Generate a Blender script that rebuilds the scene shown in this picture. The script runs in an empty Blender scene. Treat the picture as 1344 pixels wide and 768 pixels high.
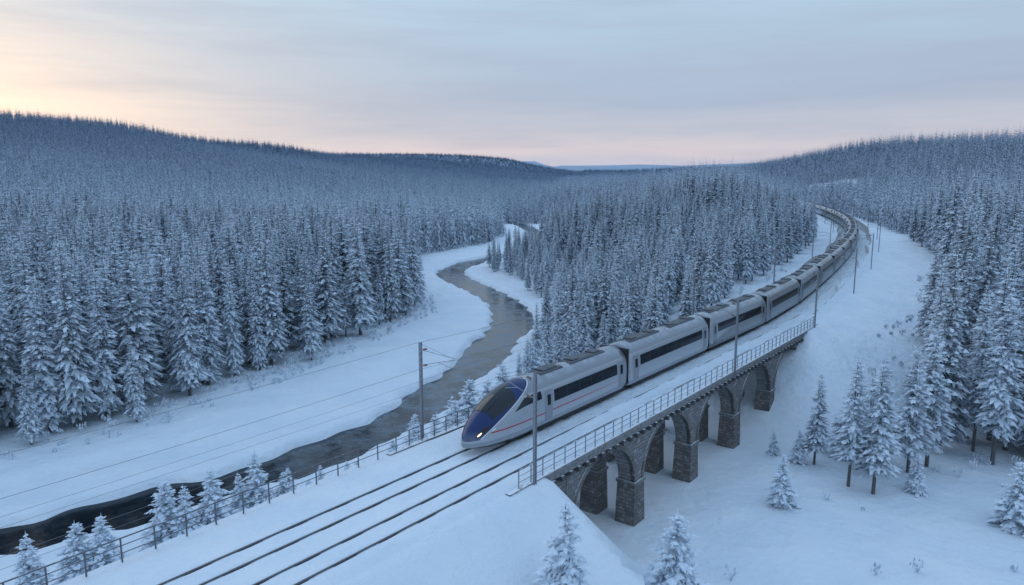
import bpy, math, random, time
import numpy as np
from mathutils import Vector, Matrix
T0=time.time()
random.seed(7); RNG=np.random.default_rng(11)
scene=bpy.context.scene
COL=scene.collection
scene.view_settings.view_transform='Standard'; scene.view_settings.look='None'; scene.view_settings.exposure=0
# ------------------------------------------------------------ helpers
def link(o): COL.objects.link(o); return o
def mesh_obj(name,verts,faces,mat=None,parent=None,smooth=False):
    me=bpy.data.meshes.new(name); me.from_pydata([tuple(v) for v in verts],[],[tuple(f) for f in faces]); me.update()
    if mat: 
        for m in (mat if isinstance(mat,(list,tuple)) else [mat]): me.materials.append(m)
    if smooth: me.polygons.foreach_set('use_smooth',[True]*len(me.polygons))
    o=bpy.data.objects.new(name,me); link(o)
    if parent: o.parent=parent
    return o
def empty(name,label,cat,loc=(0,0,0),rot=0,group=None):
    o=bpy.data.objects.new(name,None); o.empty_display_size=.5; o.location=loc; o.rotation_euler=(0,0,rot); link(o)
    o["label"]=label; o["category"]=cat
    if group: o["group"]=group
    return o
def tag(o,label=None,cat=None,group=None,kind=None):
    if label:o["label"]=label
    if cat:o["category"]=cat
    if group:o["group"]=group
    if kind:o["kind"]=kind
    return o
class MB:
    def __init__(s): s.v=[];s.f=[]
    def box(s,x0,x1,y0,y1,z0,z1):
        b=len(s.v)
        s.v+=[(x0,y0,z0),(x1,y0,z0),(x1,y1,z0),(x0,y1,z0),(x0,y0,z1),(x1,y0,z1),(x1,y1,z1),(x0,y1,z1)]
        s.f+=[tuple(b+i for i in q) for q in [(0,3,2,1),(4,5,6,7),(0,1,5,4),(1,2,6,5),(2,3,7,6),(3,0,4,7)]]
    def chbox(s,x0,x1,y0,y1,z0,z1,c):
        b=len(s.v)
        for z,i in ((z0,0),(z1-c,0),(z1,c)):
            s.v+=[(x0+i,y0+i,z),(x1-i,y0+i,z),(x1-i,y1-i,z),(x0+i,y1-i,z)]
        s.f.append((b,b+3,b+2,b+1)); s.f.append((b+8,b+9,b+10,b+11))
        for r in (0,4):
            for i in range(4): s.f.append((b+r+i,b+r+(i+1)%4,b+r+4+(i+1)%4,b+r+4+i))
    def tube(s,p,q,r,n=6,r2=None):
        p=Vector(p);q=Vector(q);d=(q-p).normalized(); r2=r if r2 is None else r2
        a=d.orthogonal().normalized(); c=d.cross(a); b=len(s.v)
        for P,R in ((p,r),(q,r2)):
            for i in range(n):
                t=2*math.pi*i/n; s.v.append(tuple(P+a*math.cos(t)*R+c*math.sin(t)*R))
        for i in range(n): s.f.append((b+i,b+(i+1)%n,b+n+(i+1)%n,b+n+i))
        s.f.append(tuple(b+i for i in range(n))[::-1]); s.f.append(tuple(b+n+i for i in range(n)))
    def obj(s,name,mat,parent=None,smooth=False): return mesh_obj(name,s.v,s.f,mat,parent,smooth)
def sstep(a,b,x):
    t=np.clip((x-a)/(b-a),0,1); return t*t*(3-2*t)
# ------------------------------------------------------------ materials
def newmat(name):
    m=bpy.data.materials.new(name); m.use_nodes=True; nt=m.node_tree
    b=nt.nodes['Principled BSDF']; return m,nt,b
def N(nt,t,**k):
    n=nt.nodes.new(t)
    for a,v in k.items(): setattr(n,a,v)
    return n
def noise(nt,scale,detail=4,rough=.55,vec=None):
    n=N(nt,'ShaderNodeTexNoise'); n.inputs['Scale'].default_value=scale; n.inputs['Detail'].default_value=detail; n.inputs['Roughness'].default_value=rough
    if vec is not None: nt.links.new(vec,n.inputs['Vector'])
    return n.outputs['Fac']
def ramp(nt,fac,stops):
    r=N(nt,'ShaderNodeValToRGB'); e=r.color_ramp.elements
    while len(e)<len(stops): e.new(.5)
    for i,(p,c) in enumerate(stops):
        e[i].position=p; e[i].color=(c,c,c,1) if isinstance(c,(int,float)) else (*c,1)
    nt.links.new(fac,r.inputs['Fac']); return r.outputs['Color']
def mixc(nt,fac,a,b):
    m=N(nt,'ShaderNodeMix',data_type='RGBA')
    for s,v in ((0,fac),(6,a),(7,b)):
        if isinstance(v,(int,float)): m.inputs[s].default_value=v
        elif isinstance(v,tuple): m.inputs[s].default_value=(*v,1)
        else: nt.links.new(v,m.inputs[s])
    return m.outputs[2]
def math_(nt,op,a,b=None,c=None,clamp=False):
    m=N(nt,'ShaderNodeMath',operation=op,use_clamp=clamp)
    for i,v in enumerate((a,b,c)):
        if v is None: continue
        if isinstance(v,(int,float)): m.inputs[i].default_value=v
        else: nt.links.new(v,m.inputs[i])
    return m.outputs[0]
def bump(nt,b,h,strength,dist):
    n=N(nt,'ShaderNodeBump'); n.inputs['Strength'].default_value=strength; n.inputs['Distance'].default_value=dist
    nt.links.new(h,n.inputs['Height']); nt.links.new(n.outputs[0],b.inputs['Normal'])
def pos(nt): return N(nt,'ShaderNodeNewGeometry').outputs['Position']
def objc(nt): return N(nt,'ShaderNodeTexCoord').outputs['Object']
def sep(nt,v):
    s=N(nt,'ShaderNodeSeparateXYZ'); nt.links.new(v,s.inputs[0]); return s.outputs
def haze_dist(nt,p,a,b,v):
    ln=N(nt,'ShaderNodeVectorMath',operation='LENGTH'); nt.links.new(p,ln.inputs[0])
    hz=N(nt,'ShaderNodeMapRange'); nt.links.new(ln.outputs['Value'],hz.inputs[0])
    hz.inputs[1].default_value=a; hz.inputs[2].default_value=b; hz.inputs[3].default_value=0; hz.inputs[4].default_value=v
    return hz.outputs[0]
def plain(name,col,rough=.6,metal=0,var=.25,scale=6,snow=0):
    m,nt,b=newmat(name); o=objc(nt)
    f=noise(nt,scale,5,.6,o)
    c=mixc(nt,ramp(nt,f,[(.3,0.),(.7,1.)]),tuple(x*(1-var) for x in col),tuple(min(1,x*(1+var)) for x in col))
    if snow>0:
        nz=sep(nt,N(nt,'ShaderNodeNewGeometry').outputs['Normal'])[2]
        w=math_(nt,'MULTIPLY',ramp(nt,nz,[(.35,0.),(.75,1.)]),ramp(nt,noise(nt,2.3,5,.65,pos(nt)),[(max(0,.62-snow*.5),0.),(max(.05,.75-snow*.5),1.)]))
        c=mixc(nt,w,c,(.78,.82,.87))
    nt.links.new(c,b.inputs['Base Color']); b.inputs['Roughness'].default_value=rough; b.inputs['Metallic'].default_value=metal
    return m
def snow_mat(name,ground=False):
    m,nt,b=newmat(name); p=pos(nt)
    n1=noise(nt,.22,4,.5,p); n2=noise(nt,1.3,5,.6,p); n3=noise(nt,14,3,.6,p)
    c=mixc(nt,ramp(nt,n1,[(.3,0.),(.7,1.)]),(.73,.81,.88),(.82,.87,.91))
    if ground:
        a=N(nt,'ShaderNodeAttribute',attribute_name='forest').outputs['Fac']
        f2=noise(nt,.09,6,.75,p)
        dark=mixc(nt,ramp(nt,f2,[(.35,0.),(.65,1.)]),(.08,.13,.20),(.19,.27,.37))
        dark=mixc(nt,haze_dist(nt,p,900,4200,.9),dark,(.36,.46,.58))  # aerial haze painted into the wooded ground colour, paler blue far from origin
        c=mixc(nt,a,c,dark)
    nt.links.new(c,b.inputs['Base Color']); b.inputs['Roughness'].default_value=.75
    b.inputs['Specular IOR Level'].default_value=.25
    h=math_(nt,'ADD',math_(nt,'MULTIPLY',n1,2.4),math_(nt,'ADD',math_(nt,'MULTIPLY',n2,.6),math_(nt,'MULTIPLY',n3,.06)))
    bump(nt,b,h,.7,.5)
    return m
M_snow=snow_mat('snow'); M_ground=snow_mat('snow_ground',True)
def needle_mat():
    m,nt,b=newmat('frosted_needles'); p=pos(nt)
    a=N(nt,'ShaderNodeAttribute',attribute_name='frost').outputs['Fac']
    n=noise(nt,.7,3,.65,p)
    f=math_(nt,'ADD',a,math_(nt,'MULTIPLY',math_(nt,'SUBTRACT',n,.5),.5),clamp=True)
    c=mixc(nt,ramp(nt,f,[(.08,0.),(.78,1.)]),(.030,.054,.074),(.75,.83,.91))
    c=mixc(nt,haze_dist(nt,p,130,1500,.88),c,(.32,.42,.545))  # distance haze blended into the needle albedo, over the frost tones
    nt.links.new(c,b.inputs['Base Color']); b.inputs['Roughness'].default_value=.9; b.inputs['Specular IOR Level'].default_value=.0
    return m
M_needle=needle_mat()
M_bark=plain('frosted_bark',(.12,.115,.12),.9,0,.4,9)
M_steel=plain('galvanised_steel',(.26,.28,.31),.5,.4,.2,8,.25)
M_fence=plain('dark_fence_steel',(.13,.14,.16),.55,.3,.2,8,.1)
M_rail=plain('rail_steel',(.15,.155,.165),.4,.6,.2,8)
M_ballast=plain('dark_ballast',(.10,.107,.12),.9,0,.6,5)
M_wire=plain('wire_metal',(.16,.17,.19),.5,.4,.1,3)
M_glass=plain('dark_window_glass',(.010,.014,.020),.1,0,.1,3)
M_roofu=plain('roof_equipment_grey',(.085,.092,.105),.5,.2,.3,2)
M_under=plain('underframe_dark',(.035,.037,.04),.7,.3,.3,9)
M_white=plain('white_paint',(.78,.8,.82),.4,0,.04,5)
M_insul=plain('insulator_ceramic',(.25,.14,.1),.4)
def stone(name,c1,c2,st):
    m,nt,b=newmat(name)
    uv=N(nt,'ShaderNodeUVMap').outputs[0]
    br=N(nt,'ShaderNodeTexBrick'); nt.links.new(uv,br.inputs['Vector'])
    for k,v in (('Scale',1.0),('Mortar Size',.02),('Brick Width',.62),('Row Height',.28),('Bias',-.1)): br.inputs[k].default_value=v
    br.inputs['Color1'].default_value=(*c1,1); br.inputs['Color2'].default_value=(*c2,1); br.inputs['Mortar'].default_value=(.08,.08,.085,1)
    p=pos(nt)
    c=mixc(nt,ramp(nt,noise(nt,.9,5,.7,p),[(.32,0.),(.7,.8)]),br.outputs['Color'],st)
    c=mixc(nt,ramp(nt,noise(nt,2.2,6,.75,p),[(.56,0.),(.72,.75)]),c,(.6,.66,.72))
    nz=sep(nt,N(nt,'ShaderNodeNewGeometry').outputs['Normal'])[2]
    c=mixc(nt,ramp(nt,nz,[(.4,0.),(.7,1.)]),c,(.78,.82,.87))
    nt.links.new(c,b.inputs['Base Color']); b.inputs['Roughness'].default_value=.9
    h=math_(nt,'ADD',math_(nt,'MULTIPLY',br.outputs['Fac'],-.6),noise(nt,6,5,.7,p)); bump(nt,b,h,.9,.12)
    return m
M_stone=stone('weathered_brown_stone_masonry',(.17,.155,.145),(.32,.295,.275),(.11,.108,.108))
M_stone2=stone('weathered_grey_stone_masonry',(.22,.22,.22),(.35,.345,.34),(.14,.143,.147))
M_conc=plain('snow_dusted_concrete',(.21,.215,.22),.85,0,.4,3,.6)
def water():
    m,nt,b=newmat('dark_river_water'); p=pos(nt); y=sep(nt,p)[1]
    ice=math_(nt,'MULTIPLY',ramp(nt,noise(nt,.30,7,.75,p),[(.46,0.),(.66,.9)]),ramp(nt,math_(nt,'DIVIDE',y,200),[(.28,.10),(.42,.8)]))
    c=mixc(nt,ice,(.006,.010,.014),(.26,.32,.38))
    nt.links.new(c,b.inputs['Base Color'])
    r=math_(nt,'ADD',math_(nt,'MULTIPLY',ice,.5),.10); nt.links.new(r,b.inputs['Roughness'])
    sp=ramp(nt,math_(nt,'DIVIDE',y,200),[(.25,.12),(.5,.5)]); nt.links.new(sp,b.inputs['Specular IOR Level'])
    b.inputs['Specular Tint'].default_value=(.62,.8,1,1)
    bump(nt,b,noise(nt,1.2,5,.65,p),.25,.1)
    return m
M_water=water()
def paint(lead):
    m,nt,b=newmat('train_paint_lead' if lead else 'train_paint_silver'); o=objc(nt); x,y,z=sep(nt,o)[:3]
    c=mixc(nt,noise(nt,2,4,.6,o),(.33,.36,.40),(.40,.43,.47))
    c=mixc(nt,math_(nt,'LESS_THAN',z,.85),c,(.20,.225,.26))
    up=math_(nt,'GREATER_THAN',z,3.1); c=mixc(nt,up,c,(.25,.275,.31))
    if lead:
        e=math_(nt,'ADD',math_(nt,'MULTIPLY',math_(nt,'POWER',math_(nt,'MAXIMUM',math_(nt,'SUBTRACT',z,.95),0),1.2),1.55),.6)
        lo_=math_(nt,'GREATER_THAN',z,math_(nt,'ADD',.96,math_(nt,'MULTIPLY',x,.10)))
        bl=math_(nt,'MULTIPLY',math_(nt,'LESS_THAN',x,e),lo_); c=mixc(nt,bl,c,(.009,.030,.115))
        e2=math_(nt,'ADD',e,.12); w=math_(nt,'MULTIPLY',math_(nt,'MULTIPLY',math_(nt,'GREATER_THAN',x,e),math_(nt,'LESS_THAN',x,e2)),lo_); c=mixc(nt,w,c,(.66,.70,.74))
    nz=sep(nt,N(nt,'ShaderNodeNewGeometry').outputs['Normal'])[2]
    sn=math_(nt,'MULTIPLY',ramp(nt,nz,[(.6,0.),(.95,1.)]),ramp(nt,noise(nt,1.1,6,.7,pos(nt)),[(.42,0.),(.68,.7)]))
    if lead: sn=math_(nt,'MULTIPLY',sn,math_(nt,'GREATER_THAN',x,6.4))
    c=mixc(nt,sn,c,(.6,.65,.7))
    lo=math_(nt,'MULTIPLY',ramp(nt,math_(nt,'DIVIDE',z,4),[(.08,.8),(.40,0.)]),noise(nt,3,5,.7,pos(nt))); c=mixc(nt,lo,c,(.6,.66,.72))
    if lead:
        s=math_(nt,'MULTIPLY',math_(nt,'GREATER_THAN',z,1.30),math_(nt,'LESS_THAN',z,1.39))
        s=math_(nt,'MULTIPLY',s,math_(nt,'MULTIPLY',math_(nt,'GREATER_THAN',x,1.5),ramp(nt,math_(nt,'DIVIDE',x,20),[(.55,1.),(.9,.15)])))
        c=mixc(nt,s,c,(.42,.04,.06))
    nt.links.new(c,b.inputs['Base Color']); b.inputs['Metallic'].default_value=.2; b.inputs['Roughness'].default_value=.28
    return m
M_lead=paint(True); M_car=paint(False)
def emis(name,col,st):
    m,nt,b=newmat(name); b.inputs['Base Color'].default_value=(*col,1); b.inputs['Emission Color'].default_value=(*col,1); b.inputs['Emission Strength'].default_value=st; return m
M_lamp=emis('lit_headlight_lens',(1,.74,.50),1.8)
# ------------------------------------------------------------ rail alignment
P0=np.array([-14.75,30.1])
hs=[-100,70,85,115,160,215,265,320,380,450,620]; hh=[38.2,37.8,31.5,30,28,23,18,14,11,4,-6]
S=np.arange(-100,620.1,1.0); HD=np.radians(np.interp(S,hs,hh))
dx=np.sin(HD);dy=np.cos(HD)
X=np.concatenate([[0],np.cumsum((dx[1:]+dx[:-1])/2)]);Y=np.concatenate([[0],np.cumsum((dy[1:]+dy[:-1])/2)])
i0=100; X+=P0[0]-X[i0]; Y+=P0[1]-Y[i0]
def rail(s,off=0,z=0):
    x=np.interp(s,S,X);y=np.interp(s,S,Y);h=np.interp(s,S,HD)
    return (x+off*np.cos(h),y-off*np.sin(h),z)
def polyd(px,py,P):
    P=np.asarray(P,float); best=np.full(px.shape,1e18); side=np.zeros(px.shape); arc=np.zeros(px.shape); acc=0
    for a,b in zip(P[:-1],P[1:]):
        d=b-a; L=np.hypot(*d); d=d/L
        rx=px-a[0]; ry=py-a[1]; t=rx*d[0]+ry*d[1]; tc=np.clip(t,0,L)
        q=(rx-d[0]*tc)**2+(ry-d[1]*tc)**2
        m=q<best-1e-9
        if m.any():
            pr=rx*d[1]-ry*d[0]
            best[m]=q[m]; side[m]=np.sign(pr[m]); arc[m]=acc+tc[m]
        acc+=L
    return np.sqrt(best),side,arc
railidx=list(range(0,171,85))+list(range(180,720,15)); RP=np.array([[X[i],Y[i]] for i in railidx])
RIVER=[(-220,-10),(-120,14),(-62,36),(-37.5,50.5),(-33.7,53.4),(-27.2,58.9),(-23.1,62),(-17.8,67.9),(-12.5,76.4),(-7.9,90),(-3.65,107.7),(-.1,126.9),(.6,145),(-6.2,164),(-14.8,185),(-17.0,203),(-11.9,220),(-3,236),(6,254),(12,278),(13,312),(10,345),(0,400),(0,520),(20,700),(40,1000),(140,1600),(300,2600),(300,6000)]
def smooth_poly(P,n=2):
    P=np.array(P,float)
    for _ in range(n):
        Q=[P[0]]
        for a,b in zip(P[:-1],P[1:]): Q+= [a*.75+b*.25,a*.25+b*.75]
        Q.append(P[-1]); P=np.array(Q)
    return P
RV=np.concatenate([[RIVER[0],RIVER[1]],smooth_poly(RIVER[2:23],2),RIVER[23:]])
LF=[(-400,-60),(-120,38),(-70,56),(-45.3,66),(-37.9,74.5),(-34.5,82.2),(-28.1,97.3),(-22.5,113),(-17,137),(-21,160),(-31,185),(-34,205),(-25,238),(-10,268),(-3,300),(-4,335),(-14,400),(-10,520),(8,700),(28,1000),(125,1600),(285,2600),(285,6000)]
RF=[(200,30),(90,44),(51,58),(39,66),(45,82),(61,99),(87,147),(117,220),(137,290),(155,360),(170,430),(177,520),(170,700),(160,1000),(230,1600),(400,2600),(400,6000)]
R1=[(-1500,-300),(-1250,250),(-640,850),(-430,1550),(-170,2500),(100,4000),(200,6000)]; H1=[96,104,88,56,32,28,28]
R2=[(420,-100),(330,200),(310,440),(345,612),(372,823),(395,1136),(480,1600),(700,2600),(900,6000)]; H2=[34,32,30,36,37,24,6,8,14]
def arcs(P):
    P=np.array(P,float); return np.concatenate([[0],np.cumsum(np.hypot(*(P[1:]-P[:-1]).T))])
A1=arcs(R1);A2=arcs(R2)
def wob(x,y):
    return np.sin(x*.11+1.3*np.sin(y*.07))*np.cos(y*.093+.8*np.sin(x*.05))
def fields(x,y):
    d={}
    d['dr'],d['sr'],_=polyd(x,y,RV)
    dl,sl,_=polyd(x,y,LF); d['L']=-dl*sl
    df,sf,_=polyd(x,y,RF); d['R']=df*sf
    dd,ss,aa=polyd(x,y,RP); d['p']=dd*ss; d['s']=aa-100; d['pd']=dd
    return d
def terrain(x,y,d=None):
    if d is None: d=fields(x,y)
    RL=-8.6+7.4*sstep(76,112,y)
    z=np.where(d['sr']>0,-8.3+(RL+8.3)*sstep(7,40,d['dr']),-8.3)
    z=z+.3*wob(x,y)*sstep(5,14,d['dr'])*(1-sstep(400,900,y))
    z=z+.45*sstep(9,11.5,d['dr']+1.2*wob(x*2,y*2))*np.where(d['sr']<0,1,.4)
    z=z+np.where(d['sr']>0,15.5*sstep(16,105,d['dr'])*sstep(9,42,-d['p'])*sstep(112,210,y)*(1-sstep(340,580,y)),0)
    for F,R,HH,AA,sgn in ((d['L'],R1,H1,A1,-1),(d['R'],R2,H2,A2,1)):
        dR,sR,aR=polyd(x,y,R); Pk=np.interp(aR,AA,HH)
        t=np.where(sR==sgn,1,F/(F+dR+1e-3)); t=np.clip(t,0,1)
        e=1.38 if sgn<0 else 1.4
        g=t**e; 
        z=np.where(F>0,z+(Pk-z)*g*(1-.25*t*(1-t)),z)
        z=np.where((F>0),z+t*7.0*np.sin(x*.011+y*.005)*np.cos(y*.008)*np.minimum(1,F/150)*np.minimum(1,Pk/60),z)
    for (cx_,cy_,sx_,sy_,h_) in ((-500,3300,700,350,60),(350,4200,900,400,44),(1300,3600,700,400,46),(-200,5200,2500,500,62),(120,2700,300,240,10),(-330,2250,330,200,12)):
        z=z+h_*np.exp(-((x-cx_)/sx_)**2-((y-cy_)/sy_)**2)
    core_p=np.maximum(np.maximum(d['p']-6.0,-4.7-d['p']),0)
    s=d['s']; g1=np.maximum(s-20.0,0); g2=np.maximum(72.4-s,0); gs=np.minimum(g1,g2)
    out=np.hypot(core_p,gs)
    slope=np.full(x.shape,.62); slope=np.where((s<45)&(gs>0),1.12,slope); slope=np.where((s>72.4)&(d['p']>0),.62-.42*sstep(72.4,84,s),slope)
    E=-.24-slope*out
    E=np.where(out>.3,E+.15*wob(x*1.6,y*1.6)*sstep(0,4,out),E)
    m=np.maximum(z,E); 
    dd=np.clip(1-np.abs(z-E)/2.5,0,1); z2=m+.3*dd*dd*(out>1)
    z2=np.where(out<.01,-.24,z2)
    z2=np.where((out<8)&(gs<.01)&(core_p<8),np.minimum(z2,-.24),z2)
    w=2.6+.45*np.sin(x*.31+y*.2)+.3*np.sin(y*.9+x*.5)+.2*np.sin(x*1.7-y*1.1)+.7*sstep(90,130,y)
    c=sstep(w-.5,w+1.3,d['dr'])
    z2=np.where((d['dr']<12)&(y<420),-9.9+(z2+9.9)*c,z2)
    return z2
# ------------------------------------------------------------ ground sheet
def axis(segs):
    out=[]
    for a,b,h in segs:
        n=max(1,int(round((b-a)/h))); out+=list(a+(b-a)*np.arange(n)/n)
    out.append(segs[-1][1]); return np.array(out)
gx=axis([(-4000,-1500,120),(-1500,-600,40),(-600,-200,15),(-200,-70,4),(-70,-45,1.2),(-45,50,.6),(50,90,1.2),(90,200,4),(200,600,16),(600,1500,45),(1500,4500,120)])
gy=axis([(-200,0,20),(0,25,2),(25,125,.6),(125,260,1.3),(260,450,4),(450,1200,14),(1200,3000,40),(3000,8000,100)])
GX,GY=np.meshgrid(gx,gy); fx=GX.ravel(); fy=GY.ravel()
FD=fields(fx,fy); fz=terrain(fx,fy,FD)
nx=len(gx); ny=len(gy)
i=np.arange(nx*ny).reshape(ny,nx); q=np.stack([i[:-1,:-1],i[:-1,1:],i[1:,1:],i[1:,:-1]],-1).reshape(-1,4)
me=bpy.data.meshes.new('ground'); me.vertices.add(nx*ny); me.vertices.foreach_set('co',np.stack([fx,fy,fz],1).ravel())
me.loops.add(len(q)*4); me.loops.foreach_set('vertex_index',q.ravel().astype(np.int32)); me.polygons.add(len(q)); me.polygons.foreach_set('loop_start',(np.arange(len(q))*4).astype(np.int32))
me.polygons.foreach_set('use_smooth',np.ones(len(q),bool)); me.update(); me.validate()
def forestmask(x,y,d):
    bank=8.5+1.5*np.sin(y*.15)+2*sstep(145,180,y)
    mid=(d['sr']>0)&(d['dr']>bank)&(d['p']<-10)&(y>88)&(d['R']<0)&(d['s']>66)
    far=(y>375)
    m=(d['L']>0)|(d['R']>0)|mid|far
    clr=(d['pd']<9.5)&(d['s']<560)
    glade=(((x-236)/26)**2+((y-545)/42)**2<1+.3*np.sin(x*.13)*np.cos(y*.09))
    return m&~clr&~glade
fm=forestmask(fx,fy,FD).astype(float)*sstep(100,600,np.hypot(fx,fy))
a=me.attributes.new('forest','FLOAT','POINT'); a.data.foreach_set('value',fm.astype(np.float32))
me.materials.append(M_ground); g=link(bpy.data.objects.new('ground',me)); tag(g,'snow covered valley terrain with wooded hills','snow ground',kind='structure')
print('T ground',time.time()-T0)
# river
vv=[];ff=[];Pr=RV[RV[:,1]<415]
for k in range(len(Pr)):
    t=Pr[min(k+1,len(Pr)-1)]-Pr[max(k-1,0)]; t/=np.hypot(*t); n=np.array([t[1],-t[0]])
    for o in (-5.5,-2,2,5.5): vv.append((*(Pr[k]+n*o),-9.0))
    if k: 
        for j in range(3):
            b=(k-1)*4+j; ff.append((b,b+1,b+5,b+4))
rv=mesh_obj('river',vv,ff,M_water); tag(rv,'dark partly open river winding between snowy banks','river',kind='structure')
# ------------------------------------------------------------ trees
def crown(seed,H,R,z0,whorls,nb,n,clump,frost,droop=.25,power=.8,skip=.1,tw=.36,var=.16):
    r=random.Random(seed); V=[];F=[];A=[]
    def tri(a,b,c,fa,fb,fc):
        k=len(V); V.extend((a,b,c)); F.append((k,k+1,k+2)); A.extend((fa,fb,fc))
    lean=(r.uniform(-.02,.02),r.uniform(-.02,.02))
    for w in range(whorls):
        t=(w+r.uniform(-.4,.4))/whorls; t=min(max(t,0),.985)
        z=z0+(H-z0)*t
        prof=R*((1-t)**power)*min(1,.6+t*3)*r.uniform(.85,1.08)
        for b in range(max(3,int(round(nb*(1-.45*t))))):
            if r.random()<skip: continue
            az=r.uniform(0,6.283); L=prof*r.uniform(.65,1.15)+.08
            ox,oy=math.cos(az),math.sin(az); px,py=-oy,ox
            pitch=-.32+.75*t+r.uniform(-.12,.12); fb=min(1,max(.05,frost+r.gauss(0,var)))
            bx=lean[0]*z; by=lean[1]*z
            sp=[]
            for k in range(n+1):
                f=k/n; sp.append((bx+ox*L*f,by+oy*L*f,z+L*(pitch*f-droop*f*f)))
            for k in range(1,n+1):
                f=k/n; p=sp[k]; q=sp[k-1]; w_=L*tw*(1.15-f)+.05
                for sd in (-1,1):
                    ww=w_*r.uniform(.6,1.25); dz=-.3*ww+r.uniform(-.08,.05)*L*.5
                    tip=(p[0]+px*sd*ww+ox*ww*.55,p[1]+py*sd*ww+oy*ww*.55,p[2]+dz)
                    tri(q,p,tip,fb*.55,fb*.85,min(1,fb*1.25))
                if r.random()<.5:
                    hgt=w_*r.uniform(.35,.9)
                    mx=((p[0]+q[0])/2+px*r.uniform(-.1,.1),(p[1]+q[1])/2+py*r.uniform(-.1,.1),(p[2]+q[2])/2-hgt)
                    tri(q,p,mx,fb*.35,fb*.35,fb*.6)
            p=sp[-1]; q=sp[-2]; ww=L*.14
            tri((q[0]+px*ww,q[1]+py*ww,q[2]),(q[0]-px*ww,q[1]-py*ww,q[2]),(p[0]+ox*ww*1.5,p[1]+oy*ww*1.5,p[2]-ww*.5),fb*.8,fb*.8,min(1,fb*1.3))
            if r.random()<clump:
                for c in range(2):
                    f=r.uniform(.35,.95); cr=L*r.uniform(.10,.2)+.03
                    cx=bx+ox*L*f+px*r.uniform(-.15,.15)*L; cy=by+oy*L*f+py*r.uniform(-.15,.15)*L; cz=z+L*(pitch*f-droop*f*f)
                    ring=[(cx+math.cos(a_)*cr*r.uniform(.7,1.2),cy+math.sin(a_)*cr*r.uniform(.7,1.2),cz-cr*.25) for a_ in [i_*1.2566 for i_ in range(5)]]
                    ap=(cx,cy,cz+cr*.55)
                    for i_ in range(5): tri(ring[i_],ring[(i_+1)%5],ap,.75,.75,1.)
    for k in range(3):
        a_=k*2.1; tri((.05*math.cos(a_),.05*math.sin(a_),H-.5),(.05*math.cos(a_+2),.05*math.sin(a_+2),H-.5),(0,0,H+.25),frost,frost,1)
    return V,F,A
def crown_mesh(name,*a,**k):
    V,F,A=crown(*a,**k); me=bpy.data.meshes.new(name); me.from_pydata(V,[],F); me.update()
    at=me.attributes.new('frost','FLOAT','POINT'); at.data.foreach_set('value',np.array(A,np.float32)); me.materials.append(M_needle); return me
def trunk_mesh(seed,H,r0,bare):
    r=random.Random(seed); m=MB(); seg=5; p=(0,0,-.6)
    for k in range(seg):
        q=(r.uniform(-.04,.04),r.uniform(-.04,.04),-.6+(H+.4)*(k+1)/seg); m.tube(p,q,r0*(1-k/seg)+.01,7,r0*(1-(k+1)/seg)+.01); p=q
    for k in range(int(bare*2.5)):
        z=r.uniform(.8,bare+1.); a_=r.uniform(0,6.28); L=r.uniform(.4,1.1); m.tube((0,0,z),(math.cos(a_)*L,math.sin(a_)*L,z+r.uniform(-.25,.15)),.028,3,.008)
    me=bpy.data.meshes.new('trunk'); me.from_pydata(m.v,[],m.f); me.update(); me.materials.append(M_bark); return me
VAR={}
VAR['spruceA']=(crown_mesh('crown',1,14,1.75,1.6,64,11,4,.4,.66,.32,tw=.46,skip=.03,power=.72),trunk_mesh(1,14,.17,1.8),14)
VAR['spruceB']=(crown_mesh('crown',2,14,1.55,1.3,62,10,4,.45,.76,.38,tw=.48,skip=.03,power=.68),trunk_mesh(2,14,.16,1.5),14)
VAR['spruceC']=(crown_mesh('crown',3,14,2.0,1.7,60,11,4,.35,.56,.28,power=.8,tw=.44,skip=.04),trunk_mesh(3,14,.18,2),14)
VAR['pineA']=(crown_mesh('crown',4,14,1.95,2.6,48,10,4,.5,.74,.2,power=.6,skip=.12,tw=.46),trunk_mesh(4,14,.17,3),14)
VAR['pineB']=(crown_mesh('crown',5,14,1.75,3.2,46,10,4,.5,.84,.2,power=.55,skip=.12,tw=.46),trunk_mesh(5,14,.16,3.6),14)
VAR['youngA']=(crown_mesh('crown',6,5,1.6,.3,30,10,5,1,.92,.2,power=.72,skip=.06,tw=.42),trunk_mesh(6,5,.08,.3),5)
VAR['youngB']=(crown_mesh('crown',7,5,1.35,.4,28,9,5,1,.95,.28,power=.75,skip=.08,tw=.42),trunk_mesh(7,5,.08,.3),5)
def combo(name,cm,tm):
    me=bpy.data.meshes.new(name); 
    nv=len(cm.vertices); co=np.zeros(nv*3,np.float32); cm.vertices.foreach_get('co',co)
    V=[tuple(v) for v in co.reshape(-1,3)]; F=[tuple(p.vertices) for p in cm.polygons]; k=len(F)
    fr=np.zeros(nv,np.float32); cm.attributes['frost'].data.foreach_get('value',fr)
    V+=[tuple(v.co) for v in tm.vertices]; F+=[tuple(nv+i for i in p.vertices) for p in tm.polygons]
    me.from_pydata(V,[],F); me.update(); at=me.attributes.new('frost','FLOAT','POINT'); at.data.foreach_set('value',np.concatenate([fr,np.zeros(len(tm.vertices),np.float32)]))
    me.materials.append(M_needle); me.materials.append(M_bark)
    mi=np.zeros(len(F),np.int32); mi[k:]=1; me.polygons.foreach_set('material_index',mi)
    return bpy.data.objects.new(name,me)
SRC_near=[combo('tree_source',*VAR[k][:2]) for k in ('spruceA','spruceB','spruceC','pineA')]
SRC_far=[]
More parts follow.
